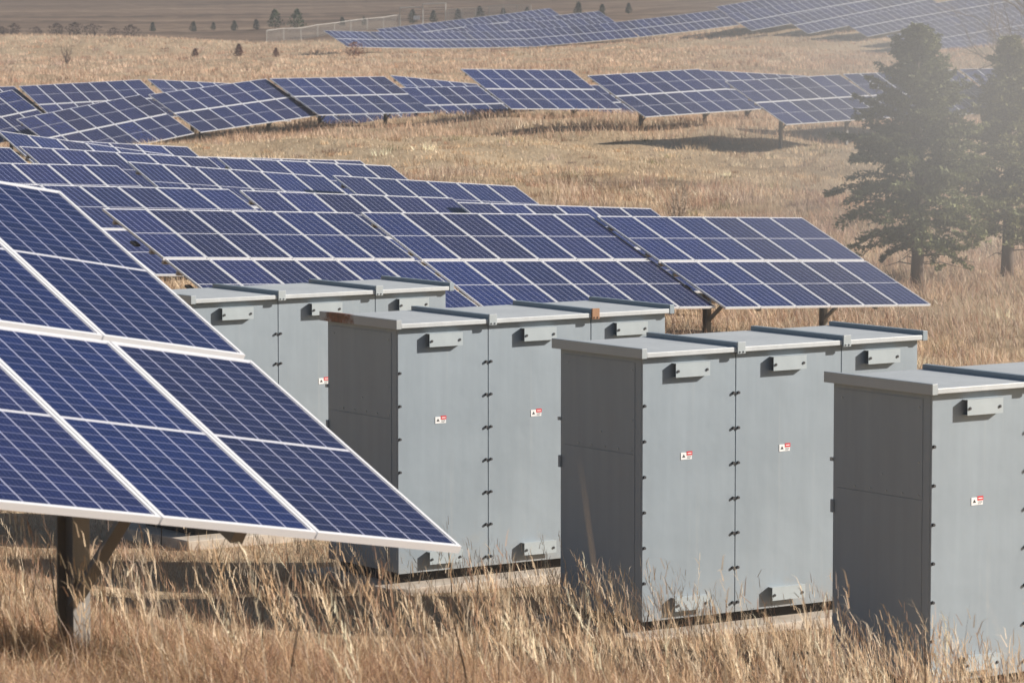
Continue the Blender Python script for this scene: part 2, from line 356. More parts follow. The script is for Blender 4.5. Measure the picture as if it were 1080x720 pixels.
def ground_mat():
    m = mat('dry_ground', (.3, .22, .14), .95, 0, .1)
    geo = N(m, 'ShaderNodeNewGeometry'); pos = geo.outputs['Position']
    mp = N(m, 'ShaderNodeMapping'); mp.inputs['Scale'].default_value = (1, .35, 1); L(m, pos, mp.inputs[0])
    n1 = noi(m, .09, 6, .62, mp.outputs[0]); n2 = noi(m, .9, 6, .7, mp.outputs[0]); n3 = noi(m, 6, 5, .7, pos)
    k = mth(m, 'ADD', mth(m, 'MULTIPLY', n1, .5), mth(m, 'ADD', mth(m, 'MULTIPLY', n2, .35), mth(m, 'MULTIPLY', n3, .25)))
    tan = ramp(m, k, [(.38, (.24, .165, .10)), (.52, (.43, .32, .205)), (.66, (.56, .44, .30))])
    # harvested field on the far rise, with furrow lines
    sp = N(m, 'ShaderNodeSeparateXYZ'); L(m, pos, sp.inputs[0])
    edge = mth(m, 'ADD', 505, mth(m, 'MULTIPLY', mth(m, 'SUBTRACT', noi(m, .03, 3, .5, pos), .5), 40))
    isf = mth(m, 'MULTIPLY_ADD', mth(m, 'SUBTRACT', sp.outputs[1], edge), .08, .5); cl = N(m, 'ShaderNodeClamp'); L(m, isf, cl.inputs[0])
    mp2 = N(m, 'ShaderNodeMapping'); mp2.inputs['Rotation'].default_value = (0, 0, R_(-8)); mp2.inputs['Scale'].default_value = (.006, .09, 1); L(m, pos, mp2.inputs[0])
    fw = noi(m, 1, 6, .65, mp2.outputs[0]); mp3 = N(m, 'ShaderNodeMapping'); mp3.inputs['Scale'].default_value = (.25, .8, 1); L(m, pos, mp3.inputs[0]); fn = noi(m, 1, 5, .7, mp3.outputs[0])
    fld = ramp(m, mth(m, 'ADD', mth(m, 'MULTIPLY', fw, .75), mth(m, 'MULTIPLY', fn, .3)), [(.42, (.10, .066, .046)), (.55, (.19, .13, .09)), (.68, (.30, .215, .15))])
    c = mixc(m, cl.outputs[0], tan, fld); L(m, c, BS(m).inputs['Base Color'])
    bp = N(m, 'ShaderNodeBump'); bp.inputs['Strength'].default_value = .8; bp.inputs['Distance'].default_value = .15; L(m, mth(m, 'ADD', n2, n3), bp.inputs['Height']); L(m, bp.outputs[0], BS(m).inputs['Normal'])
    return m
me.materials.append(ground_mat()); me.update()
gr = link('ground', me); tag(gr, 'rolling ground with dry grass rising to a harvested brown field', kind='structure')

# ------------------------------------------------------------------ solar tables
def module_meshes(wd, tag_):
    m = MB(); f = .020
    m.poly([(f, -ML+f, -.004), (wd-f, -ML+f, -.004), (wd-f, -f, -.004), (f, -f, -.004)], 0, [(0, 0), (1, 0), (1, 1), (0, 1)])
    m.poly([(f, -ML+f, -.012), (f, -f, -.012), (wd-f, -f, -.012), (wd-f, -ML+f, -.012)], 1, [(0, 0), (1, 0), (1, 1), (0, 1)])
    glass = m.mesh('module_glass'+tag_, [PV, BACK])
    q = MB()
    q.box(0, wd, -f, 0, -.04, 0); q.box(0, wd, -ML, -ML+f, -.04, 0); q.box(0, f, -ML+f, -f, -.04, 0); q.box(wd-f, wd, -ML+f, -f, -.04, 0)
    fr = q.mesh('module_frame'+tag_, FRAME)
    # both in one mesh for the far tables
    b = len(m.v)
    for fc, mi, uv in zip(q.f, q.m, q.uv): m.f.append(tuple(b+i for i in fc)); m.m.append(2); m.uv.append(uv)
    m.v += q.v
    both = m.mesh('solar_module'+tag_, [PV, BACK, FRAME])
    return glass, fr, both
GL, FR_, BOTH = module_meshes(.978, '')
def ibeam(w_, h_, t_, L_):
    m = MB(); m.box(-w_/2, w_/2, -h_/2, -h_/2+t_, -L_, 0); m.box(-w_/2, w_/2, h_/2-t_, h_/2, -L_, 0); m.box(-t_/2, t_/2, -h_/2+t_, h_/2-t_, -L_, 0); return m.mesh('post', GALV)
POST = ibeam(.11, .14, .010, 3.2)
def bar(p, q, a, b, name, m_):
    m = MB(); p, q = Vector(p), Vector(q); d = (q-p); l = d.length; M = Matrix.Translation(p) @ d.to_track_quat('Z', 'Y').to_matrix().to_4x4()
    m.box(-a/2, a/2, -b/2, b/2, 0, l, 0, M); return m.mesh(name, m_)
RAILS = {}
def rail_mesh(Lr, wd):
    k = round(Lr, 3)
    if k not in RAILS:
        m = MB(); m.box(-.01, Lr+.01, -wd/2, wd/2, -.07, 0); RAILS[k] = m.mesh('rail', RAIL)
    return RAILS[k]
TILTB = bar((0, 1.75, 0), (0, -1.75, 0), .08, .12, 'tilt_beam', GALV)
CLAMP = MB(); CLAMP.box(-.10, .02, -.10, .06, -.13, -.09); CLAMP = CLAMP.mesh('bracket', BLACK)
def table(k, n, sec, x, y, z, yw, s, t, label, group):
    r, d = axes(yw, s, t); nn = r.cross(-d)
    Rm = Matrix((r, -d, nn)).transposed().to_4x4(); P0 = w((x, y, z))
    pitch = .9896 if k == 'F1' else 1.0
    mid = P0+r*(n*pitch/2)+d*(ML+MG/2)
    gx, gy = mid.x, mid.y; gz = G1(gx, gy)
    M = Matrix.Translation((gx, gy, gz)) @ Rm
    root = thing('solar_table', M, label, 'solar panels', group); Mi = M.inverted()
    org = Mi @ P0
    for row in (0, 1):
        for j in range(n):
            loc = T(org.x+j*pitch+.006, org.y-row*(ML+MG), org.z)
            if sec <= 2:
                o = link('solar_module', GL, root, loc); link('frame', FR_, o, T(0, 0, 0))
            else: link('solar_module', BOTH, root, loc)
    if sec <= 3:
        for v, wd in ((.42, .05), (ML-.38, .05), (ML+MG/2, .10), (ML+MG+.42, .05), (2*ML+MG-.42, .05)):
            zo = -.0425
            link('rail', rail_mesh(n*pitch, wd), root, T(org.x, org.y-v, org.z+zo))
        ends = (1.5, n-1.5) if n == 7 else (1.3, n-1.3)
        if k == 'F1': ends = (.6, 2.78)
        for u in ends:
            link('tilt_beam', TILTB, root, T(org.x+u*pitch, org.y-(ML+MG/2), org.z-.178))
            top = P0+r*u*pitch+d*(ML+MG/2+.12)-nn*.2
            link('post', POST, root, Mi @ (Matrix.Translation(top) @ Matrix.Rotation(R_(yw), 4, 'Z')))
            bp = top+Vector((0, 0, -1.18 if k == 'F1' else -1.0)); tq = P0+r*u*pitch+d*(ML+MG/2+1.0)-nn*.17
            a = Mi @ bp; b = Mi @ tq
            link('brace', bar(a, b, .06, .06, 'brace', GALV), root)
        if sec == 2:
            for v in (1.2, ML+MG+.9): link('bracket', CLAMP, root, T(org.x-.02, org.y-v, org.z))
    return root
ORD = {'A': 'front row', 'B': 'second row', 'C': 'third row', 'D': 'fourth row', 'E': 'rearmost row'}
ORD2 = ''
def lab(k):
    a, b = k[0], k[1:]
    if a == 'F': return 'large near solar table at the left with its bright blue cell grid visible', 'F'
    if a in 'ABCDE':
        mx = 3; wd = {1: 'leftmost', 2: 'middle', 3: 'rightmost'}[int(b)]
        return f'{wd} solar table in the {ORD[a]} of the block right behind the grey cabinets', 'solar tables in the block behind the cabinets'
    g = 'solar tables along the middle ridge'
    if a == 'G': return 'solar table rising to the right at the left photo edge, on the middle ridge', g
    if a == 'H': return {'0': 'solar table glimpsed behind others at the far left of the middle ridge', '1': 'solar table behind the leftmost front ones, upper left of the middle ridge', '2': 'short sliver of a solar table behind the ridge front, above the tilted left ones'}[b], g
    if a == 'I': return 'solar table tilting up to the right at the left end of the middle ridge front', g
    if a == 'J': return {'1': 'solar table sloping up to the right beside the bare grass bank on the middle ridge', '2': 'level solar table left of the bluish downhill one on the middle ridge', '3': 'bluish solar table sloping down to the right on the middle ridge'}[b], g
    if a == 'K': return {'1': 'level solar table right of the bluish downhill one on the middle ridge', '2': 'solar table casting the shadow on grass left of the tall post, middle ridge', '3': 'solar table whose low corner stands on a tall post, just left of the spruce', '4': 'solar table hidden behind the big spruce crown', '5': 'solar table behind the second conifer at the right edge'}[b], g
    if a == 'L': return 'thin sliver of solar table behind the one beside the spruce', g
    if a == 'M': return {'1': 'leftmost of the tables seen only beneath the ridge front tables', '2': 'middle one of the tables seen only beneath the ridge front tables', '3': 'rightmost of the tables seen only beneath the ridge front tables'}[b], g
    o = ['first', 'second', 'third', 'fourth', 'fifth', 'sixth', 'seventh', 'eighth', 'ninth', 'tenth', 'eleventh', 'twelfth', 'thirteenth', 'fourteenth', 'fifteenth', 'sixteenth'][int(k[-1])-1]
    if a == 'P': return f'{o} from the left in the front row of the far upper solar array', 'solar tables of the far upper array'
    if a == 'R': return f'{o} from the left in the back row ending near the gate, far array', 'solar tables of the far upper array'
    if a == 'S': return {'1': 'right end table of the far array row that stops just right of the gate rows', '2': 'second table from the right end of that short far upper row'}[b], 'solar tables of the far upper array'
    if a == 'U': return f'{o} from the left in the thin crowded row just above the front row, far array', 'solar tables of the far upper array'
    rw = {'a': 'row that starts at the topmost step', 'b': 'row that starts at the second step', 'c': 'row that starts at the third step', 'd': 'row that starts at the fourth step', 'e': 'row just above the spruce tip', 'f': 'lowest row between the two conifer tops', 'g': 'short back row touching the top edge'}[k[1]]
    return f'{o} from the left in the {rw}, far right array', 'solar tables climbing the far right hill'
for tb in TABS:
    lb, g = lab(tb[0]); rt = table(*tb, lb, None if g == 'F' else g)
    if tb[0] == 'F1': F_ROOT = rt
# the dark purlin end that hangs below the near table's lower edge
r, d = axes(*TABS[0][6:9]); P0 = w(TABS[0][3:6]); Mi = F_ROOT.matrix_world.inverted()

# ------------------------------------------------------------------ cabinets
W_ = sum(CW); XS = [0, CW[0], CW[0]+CW[1], W_]; BX0, BX1, BY0, BY1 = .035, W_-.035, .078, CD-.045
def cabinet(pos, label, rusty=False, rust_cap=None):
    M = Matrix.Translation(w(pos)) @ Matrix.Rotation(CYAW, 4, 'Z')
    root = thing('electrical_cabinet', M, label, 'electrical cabinet', 'row of grey electrical cabinets')
    m = MB(); m.box(BX0, BX1, BY0+.012, BY1, 0, CH); link('body', m.mesh('cabinet_body', PAINT, .004), root)
    m = MB(); m.box(BX0+.08, BX1-.08, BY0+.10, BY1-.08, -.115, -.002); link('plinth', m.mesh('plinth', PLINTH), root)
    for k in range(3):
        x0 = max(XS[k]+.004, BX0); x1 = min(XS[k+1]-.004, BX1)
        m = MB(); m.box(x0, x1, BY0-.010, BY0+.010, -.012, CH-.004)
        link('front_panel', m.mesh('front_panel', PAINT, .004), root)
        # roof sheet with turned-down front edge
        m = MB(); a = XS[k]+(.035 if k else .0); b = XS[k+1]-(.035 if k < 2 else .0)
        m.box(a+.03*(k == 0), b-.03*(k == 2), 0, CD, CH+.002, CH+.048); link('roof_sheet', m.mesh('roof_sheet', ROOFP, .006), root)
        # lifting handles: channel-shaped covers, top and bottom, with two bolts each
        for z0 in (CH-.185, .062):
            hx = x0+(.325, .385, .27)[k]; hw_ = .385
            m = MB(); yb = BY0-.010
            m.box(hx, hx+hw_, yb-.062, yb-.056, z0, z0+.115)
            m.box(hx, hx+hw_, yb-.062, yb-.001, z0+.115, z0+.121)
            if z0 > 1: m.box(hx, hx+hw_, yb-.062, yb-.001, z0-.006, z0)
            h = link('handle', m.mesh('handle', PLATE), root)
            for bx in (hx+.025, hx+hw_-.035):
                q = MB(); q.tube([(bx, yb-.056, z0+.05), (bx, yb-.070, z0+.05)], .013, 8); link('bolt', q.mesh('bolt', DARK), h)
        # warning label
        m = MB(); lx = x0+(.49, .565, .47)[k]; lz = CH*.615; yb = BY0-.0125
        m.box(lx-.062, lx+.062, yb-.001, yb+.0015, lz-.032, lz+.032, 0)
        m.box(lx+.002, lx+.066, yb-.0022, yb-.0012, lz+.004, lz+.040, 1)
        m.poly([(lx-.048, yb-.0022, lz-.012), (lx-.012, yb-.0022, lz-.012), (lx-.030, yb-.0022, lz+.016)], 2)
        for q in range(3): m.box(lx+.008, lx+.054-.012*(q == 2), yb-.0022, yb-.0012, lz-.006-.009*q, lz-.003-.009*q, 2)
        m.box(lx+.012, lx+.056, yb-.0030, yb-.0024, lz+.018, lz+.026, 0)
        link('warning_label', m.mesh('warning_label', [WHITE, RED, INK]), root)
    # latch bolts down both sides of each seam and at the outer corners
    bm_ = MB(); bm_.tube([(0, 0, 0), (0, -.020, 0)], [.015, .013], 8); BM = bm_.mesh('latch', DARK)
    for sx in (XS[1]-.028, XS[1]+.028, XS[2]-.028, XS[2]+.028, BX0+.018, BX1-.018):
        for q in range(7):
            if sx < .1 and q == 6: continue
            link('latch', BM, root, T(sx, BY0-.010, CH-.37-.317*q-(.06 if sx < .1 else 0)))
    # end access panels with screws
    m = MB(); m.box(BX0-.006, BX0+.001, BY0+.10, BY1-.06, CH*.63, CH-.05)
    ap = link('access_panel', m.mesh('access_panel', PAINT, .002), root)
    m = MB(); m.box(BX0-.006, BX0+.001, BY0+.10, BY1-.06, .04, CH*.63-.006); link('end_panel', m.mesh('end_panel', PAINT, .002), root)
    for yy, zz in [(BY0+.14+.2*q, CH*.63+.03) for q in range(5)]+[(BY0+.14, CH*.63+.3), (BY0+.14, CH-.12), (BY1-.12, CH-.12), (BY0+.6, CH*.63+.16)]:
        q = MB(); q.tube([(BX0-.006, yy, zz), (BX0-.012, yy, zz)], .009, 6); link('screw', q.mesh('screw', TRIM), ap)
    m = MB(); m.box(BX0-.022, BX0-.001, BY1-.02, BY1+.012, 1.26, 1.37); link('hinge', m.mesh('hinge', PAINT, .006), root)
    m = MB(); m.box(BX0-.02, BX0+.0, BY1-.01, BY1+.02, CH-.66, CH-.63); link('hinge', m.mesh('hinge', TRIM), root)
    # end fascias and battens over the roof seams
    MT = RUST if rusty else TRIM
    m = MB(); m.box(-.028, .030, -.004, CD+.01, CH-.004, CH+.086); link('end_fascia', m.mesh('end_fascia', MT, .004), root)
    m = MB(); m.box(W_-.030, W_+.028, -.004, CD+.01, CH-.004, CH+.086); link('end_fascia', m.mesh('end_fascia', BATTEN, .004), root)
    for q in (1, 2):
        m = MB(); m.box(XS[q]-.033, XS[q]+.033, .002, CD+.01, CH+.004, CH+.088); bt = link('roof_batten', m.mesh('roof_batten', BATTEN, .004), root)
        c = MB(); c.box(XS[q]-.045, XS[q]+.045, -.018, .0, CH-.012, CH+.094); c.tube([(XS[q]-.02, -.018, CH+.005), (XS[q]-.02, -.024, CH+.005)], .010, 8, 1); c.tube([(XS[q]+.02, -.018, CH+.005), (XS[q]+.02, -.024, CH+.005)], .010, 8, 1)
        link('batten_cap', c.mesh('batten_cap', [RUSTC if rust_cap == q else TRIM, DARK], .003), bt)
    # concrete pad with anchor bolts
    Mp = Matrix.Translation(w(pos)+Vector((0, 0, -.115))) @ Matrix.Rotation(CYAW, 4, 'Z')
    m = MB(); m.box(-.18, W_+.18, -.17, CD+.15, -.6, 0); p = link('concrete_pad', m.mesh('concrete_pad', CONC, .012)); p.matrix_world = Mp
    return p
CL = [('grey three-bay cabinet farthest back, partly hidden by the near solar table', 'pad under the rearmost cabinet, glimpsed below the near solar table', {}),
      ('grey three-bay cabinet with a rust stained left roof edge', 'weathered concrete pad under the cabinet with the rusty roof edge', {'rusty': True, 'rust_cap': 2}),
      ('grey three-bay cabinet in the centre right, all three bays in view, unrusted', 'concrete pad under the unrusted centre right cabinet, edged by tall grass', {}),
      ('nearest grey cabinet with a very dark end, cut off by the right photo edge', 'concrete pad under the nearest cabinet, buried in grass', {})]
for p_, (lb, pl, kw) in zip(CABS, CL):
    pad = cabinet(p_, lb, **kw); tag(pad, pl, 'concrete pad', 'pads under the cabinets')
# ------------------------------------------------------------------ vegetation
def veg_mat(name, trans=.3, rough=.7, att=True, col=(.4, .3, .2)):
    m = mat(name, col, rough, 0, .2)
    tr = N(m, 'ShaderNodeBsdfTranslucent'); mx = N(m, 'ShaderNodeMixShader'); mx.inputs[0].default_value = trans
    if att:
        a = N(m, 'ShaderNodeAttribute'); a.attribute_name = 'Col'; L(m, a.outputs['Color'], BS(m).inputs['Base Color']); L(m, a.outputs['Color'], tr.inputs[0])
    else: tr.inputs[0].default_value = (*col, 1)
    out = m.node_tree.nodes['Material Output']; L(m, BS(m).outputs[0], mx.inputs[1]); L(m, tr.outputs[0], mx.inputs[2]); L(m, mx.outputs[0], out.inputs[0])
    return m
GRASS = veg_mat('dry_grass_blades', .3)
def blades(name, x, y, z, h, wd, lx, ly, col, curl=.5, parent=None, m_=None, seg=3):
    n = len(x); az = rng.uniform(0, 2*np.pi, n); sx, sy = np.cos(az)*wd/2, np.sin(az)*wd/2
    lv = []
    for i in range(seg+1):
        t = i/seg; px = x+lx*h*t**(1+curl); py = y+ly*h*t**(1+curl); pz = z+h*t*np.sqrt(np.clip(1-(lx**2+ly**2)*.35*t, .05, 1))-.04*(i == 0)
        k = 1-.0*t if i < seg else 0
        k = (1, .85, .6, .0)[i] if seg == 3 else (1, .7, 0)[i]
        if i < seg:
            lv.append(np.stack([px-sx*k, py-sy*k, pz], 1)); lv.append(np.stack([px+sx*k, py+sy*k, pz], 1))
        else: lv.append(np.stack([px, py, pz], 1))
    nv = 2*seg+1; V = np.stack(lv, 1).reshape(-1, 3); base = (np.arange(n)*nv)[:, None]
    loops = []; tot = []
    for i in range(seg-1): loops.append(base+np.array([[2*i, 2*i+1, 2*i+3, 2*i+2]])); tot.append(4)
    loops.append(base+np.array([[2*seg-2, 2*seg-1, 2*seg]])); tot.append(3)
    Lp = np.concatenate(loops, 1).ravel(); tot = np.tile(tot, n)
    me = bpy.data.meshes.new(name); me.vertices.add(len(V)); me.vertices.foreach_set('co', V.ravel())
    me.loops.add(len(Lp)); me.loops.foreach_set('vertex_index', Lp.astype(np.int32))
    me.polygons.add(len(tot)); me.polygons.foreach_set('loop_start', (np.cumsum(tot)-tot).astype(np.int32))
    ca_ = me.color_attributes.new('Col', 'FLOAT_COLOR', 'POINT')
    cc = np.repeat(np.concatenate([col, np.ones((n, 1))], 1), nv, 0); ca_.data.foreach_set('color', cc.ravel().astype(np.float32))
    me.materials.append(m_ or GRASS); me.update(); me.validate()
    return link(name, me, parent)
PAL = np.array([(.53, .38, .24), (.66, .515, .35), (.77, .64, .475), (.40, .255, .17), (.385, .295, .235), (.28, .245, .135)])
def cols(n, pr, xx=None, yy=None):
    c = PAL[rng.choice(len(PAL), n, p=np.array(pr)/sum(pr))]*rng.uniform(.65, 1.35, (n, 1))
    return np.clip(c, 0, .9)
def nz(x, y, f, ph=0):
    return (np.sin(f*x+1.3*f*y+ph)+np.sin(1.9*f*x-.8*f*y+2*ph+1)+np.sin(-.7*f*x+2.3*f*y+3*ph+2)+np.sin(3.1*f*x+2.7*f*y+ph))/4
def wedge(n, y0, y1, ext=.155, m0=2.0):
    u = rng.uniform(0, 1, n); a = rng.uniform(-1, 1, n)
    y = y0*(y1/y0)**u           # more of them near by
    return a*(ext*y+m0), y
def clear_mask(x, y):
    ok = np.ones(len(x), bool)
    for cx_, cy_, _ in CABS:
        dx, dy = x-cx_, y-cy_; a = dx*ca.x+dy*ca.y; b = dx*cb.x+dy*cb.y
        ok &= ~((a > -.20) & (a < W_+.20) & (b > -.20) & (b < CD+.17))
    return ok
def zcol(x, y):
    a = cols(len(x), (3, 6, 5, 1.5, 1, .6)); b = cols(len(x), (5, 2, 1, 5, 4, .6))*np.array([1.05, .93, .95]); k = (nz(x, y, .55, 5)+rng.normal(0, .5, len(x))-.15*(x+1) > .1)[:, None]
    return np.where(k, b, a)
def front_of_pad(x, y):      # 0..1, shorter grass on the worked strip before each pad
    k = np.zeros(len(x))
    for cx_, cy_, _ in CABS:
        dx, dy = x-cx_, y-cy_; a = dx*ca.x+dy*ca.y; b = dx*cb.x+dy*cb.y
        k = np.maximum(k, ((a > .25) & (a < W_+.6) & (b > -4.5) & (b < 0))*1.0)
    return k
# near grass: a tangled low layer, then patches of taller leaning blades
n = 420000; x, y = wedge(n, 15, 46); ok = clear_mask(x, y); x, y = x[ok], y[ok]; n = len(x)
p = .7*nz(x, y, 1.1)+.5*nz(x, y, 3.3, 1.7)+.7*nz(x, y, .37, 3); thin = rng.uniform(-1.1, 1.1, n) < p*1.4+.35; x, y, p = x[thin], y[thin], p[thin]; n = len(x)
fp = front_of_pad(x, y)
short = ((x < -.4) & (y > 21.5)) | (fp > .5) | (y > 33.5)
h = np.where(short, .045+.07*np.clip(p+.4, 0, 1.3), .07+.13*np.clip(p+.4, 0, 1.3))*rng.uniform(.4, 1.9, n)
dl = cols(n, (6, 3, 1, 5, 4, 1.2))*np.array([1.0, .93, .9])
tag(blades('dry_grass', x, y, ground(x, y), h, rng.uniform(.0026, .0055, n), rng.normal(-.15, .75, n)+.4*nz(x, y, .9, 7), rng.normal(0, .7, n), dl, .6), 'low tangled dry grass around the cabinets and the near post', kind='stuff')
n = 75000; x, y = wedge(n, 16, 45); ok = clear_mask(x, y); x, y = x[ok], y[ok]; n = len(x)
p = .8*nz(x, y, 1.6, 3)+.6*nz(x, y, .5, 1)+.4*nz(x, y, 4.5, 2)+.10*x; short = ((x < -.4) & (y > 21.5)) | (front_of_pad(x, y) > .5) | (y > 33.5); k = (rng.uniform(-.2, .9, n) < p) & (rng.uniform(0, 1, n) < np.where(short, .04, .6)); x, y, p = x[k], y[k], p[k]; n = len(x)
h = rng.uniform(.10, .34, n)*np.clip(.75+.3*p, .6, 1.1)
tag(blades('leaning_grass', x, y, ground(x, y), h, rng.uniform(.0022, .0042, n), rng.normal(-.35, .5, n)+.45*nz(x, y, 1.1, 4), rng.normal(0, .5, n)+.4*nz(x, y, 1.4, 6), zcol(x, y)*1.04, .8), 'patches of taller leaning straw grass near the cabinets', kind='stuff')
# matted short growth underneath
n = 170000; x, y = wedge(n, 14, 48); ok = clear_mask(x, y); x, y = x[ok], y[ok]; n = len(x)
q = nz(x, y, .8, 4)
c = zcol(x, y)*.9
tag(blades('matted_grass', x, y, ground(x, y), rng.uniform(.04, .15, n), rng.uniform(.003, .007, n), rng.normal(-.2, .95, n), rng.normal(0, .95, n), c, .1, seg=2), 'matted short brown grass between the taller stalks', kind='stuff')
# taller seed stalks with feathery heads
n = 4600; x, y = wedge(n, 17, 40); ok = clear_mask(x, y) & (rng.uniform(0, 1, len(x)) < np.where((x < -.4) & (y > 21.5), .22, np.where(front_of_pad(x, y) > .5, .30, .8))); x, y = x[ok], y[ok]; n = len(x)
p = nz(x, y, 1.4, 2); k = p > -.2-.2*(x > 1)
ex, ey = [], []
for q_, (cx_, cy_, _) in enumerate(CABS[1:]):      # thicker growth against the shaded ends of the cabinets
    m1 = (90, 200, 210)[q_]; a_ = rng.uniform(-1.5, .15, m1); b_ = rng.uniform(-1.3, 1.2, m1); a_ = np.where(b_ > -.25, np.minimum(a_, -.22), a_); b_ = np.where(a_ > -.2, np.minimum(b_, -.25), b_)
    ex.append(cx_+a_*ca.x+b_*cb.x); ey.append(cy_+a_*ca.y+b_*cb.y)
x = np.concatenate([x[k]]+ex); y = np.concatenate([y[k]]+ey); k = np.ones(len(x), bool); x, y = x[k], y[k]; n = len(x)
h = rng.uniform(.30, .80, n)**1.0*rng.uniform(.75, 1.1, n); lx = -.36+rng.normal(0, .24, n); ly = rng.normal(0, .22, n); gz = ground(x, y); c = cols(n, (3, 5, 5, 3, 1, 0))
st = blades('grass_stalks', x, y, gz, h, np.full(n, .0042), lx, ly, c, .8)
tag(st, 'long thin dry seed stalks rising above the grass', kind='stuff')
m_ = 9; t = np.tile(np.linspace(.55, 1, m_), n); X = np.repeat(x, m_); Y = np.repeat(y, m_); H = np.repeat(h, m_); LX = np.repeat(lx, m_); LY = np.repeat(ly, m_); Z = np.repeat(gz, m_)
tag(blades('seed_heads', X+LX*H*t**1.6, Y+LY*H*t**1.6, Z+H*t*np.sqrt(1-(LX**2+LY**2)*.35*t)+.04, rng.uniform(.03, .07, len(X)), np.full(len(X), .0055), rng.normal(-.3, .7, len(X)), rng.normal(0, .7, len(X)), np.repeat(c, m_, 0)*1.1, .2, seg=2), 'feathery seed heads on the dry grass stalks', kind='stuff')
# dark dead forbs
n = 200; x, y = wedge(n, 17, 44); ok = clear_mask(x, y) & (front_of_pad(x, y) < .5); x, y = x[ok], y[ok]; n = len(x)
tag(blades('dead_forbs', x, y, ground(x, y), rng.uniform(.4, .85, n), np.full(n, .011), rng.normal(0, .10, n), rng.normal(0, .1, n), np.tile([(.10, .075, .055)], (n, 1)), .2), 'dark dead weed stems among the grass', kind='stuff')
# a few stalks close to the camera, out of focus
sp_ = [(612, 486, 7.5, -.10), (1034, 600, 9, -.25), (1050, 640, 9.5, -.22), (306, 640, 11, -.2), (890, 630, 12, -.22), (716, 655, 11, .15), (345, 655, 12.5, -.2), (500, 668, 12, -.1), (170, 650, 12, -.15)]
xs, yy_, hs, ls = [], [], [], []
for px, py, Y, l in sp_:
    tip = at(px, py, Y); g0 = G1(tip.x, Y); hh = tip.z-g0; xs.append(tip.x-l*hh); yy_.append(Y); hs.append(hh); ls.append(l)
xs, yy_, hs, ls = map(np.array, (xs, yy_, hs, ls))
tag(blades('near_grass_stalks', xs, yy_, ground(xs, yy_), hs*1.02, np.full(len(xs), .009), ls, ls*0, np.tile([(.55, .40, .26)], (len(xs), 1)), .5), 'blurred long grass stalks close to the viewer', kind='stuff')
# middle distance
n = 230000; x, y = wedge(n, 46, 175, .15, 4); p = nz(x, y, .33)+.5*nz(x, y, 1.1, 2); k = rng.uniform(-1.2, 1.2, n) < p+.75; x, y, p = x[k], y[k], p[k]; n = len(x)
h = (.20+.22*np.clip(p+.3, 0, 1.3))*rng.uniform(.5, 1.3, n)*np.clip(1.15-(y-118)*.035, .38, 1.1)
mk = np.clip((138-y)/25+nz(x, y, .15, 3)*.5, 0, 1)[:, None]; mc = cols(n, (5, 6, 4, 1.2, 1, .6))*1.08*(1-mk)+cols(n, (4, 3, 3, 4, 4, .5))*np.array([1, .96, 1.02])*mk
tag(blades('meadow_grass', x, y, ground(x, y), h, y*.00015*rng.uniform(.7, 1.5, n), rng.normal(-.25, .55, n), rng.normal(0, .5, n), mc, .4, seg=2), 'rough dry grass covering the bank between the arrays', kind='stuff')
# tufts and low scrub that mottle the bank
def tufts(name, nc, y0, y1, per, hh, spread, wk, pr, lab_, tint=(1, 1, 1), sel=None):
    cx_, cy_ = wedge(nc, y0, y1, .15, 4)
    if sel is not None: k = sel(cx_, cy_); cx_, cy_ = cx_[k], cy_[k]
    nc = len(cx_); sz = rng.uniform(.5, 1.5, nc); cc = 1.1*cols(nc, pr)*np.array(tint)
    x = np.repeat(cx_, per)+rng.normal(0, spread, nc*per)*np.repeat(sz, per); y = np.repeat(cy_, per)+rng.normal(0, spread, nc*per)*np.repeat(sz, per)
    h = np.repeat(sz, per)*hh*rng.uniform(.5, 1.2, nc*per)
    tag(blades(name, x, y, ground(x, y), h, y*.00013*wk*rng.uniform(.7, 1.5, len(x)), (x-np.repeat(cx_, per))/spread*.25+rng.normal(-.1, .3, len(x)), rng.normal(0, .35, len(x)), np.repeat(cc, per, 0)*rng.uniform(.8, 1.2, (len(x), 1)), .5, seg=2), lab_, kind='stuff')
tufts('grass_tufts', 2600, 60, 172, 26, .22, .16, 1.2, (4, 5, 3, 3, 3, 1.5), 'uneven pale and dark tufts on the grassy bank')
tufts('low_scrub', 900, 95, 142, 60, .42, .38, .8, (1, 1, 2, 4, 5, 0), 'low grey pink scrub on the bank above the solar block', (1, .95, 1.0), lambda a, b: nz(a, b, .12, 1) > -.25)
tufts('far_tufts', 2600, 175, 480, 18, .38, .35, 1.1, (4, 3, 3, 5, 3, .3), 'rough tufts scattered over the far meadow', (1.05, .97, 1))
# far meadow
n = 200000; x, y = wedge(n, 172, 505, .16, 8); p = nz(x, y, .09)+.5*nz(x, y, .4, 2); k = rng.uniform(-1.2, 1.2, n) < p+.75; x, y, p = x[k], y[k], p[k]; n = len(x)
h = (.22+.18*np.clip(p+.3, 0, 1.3))*rng.uniform(.6, 1.3, n)
pinkish = (cols(n, (6, 6, 4, 1.5, 1.5, .1))*.6+np.array([.56, .42, .29])*.4)*np.array([1.04, .98, 1.02])
tag(blades('far_meadow_grass', x, y, ground(x, y), h, y*.00016*rng.uniform(.7, 1.4, n), rng.normal(-.15, .4, n), rng.normal(0, .3, n), pinkish, .4, seg=2), 'pale dry meadow grass beyond the middle ridge', kind='stuff')

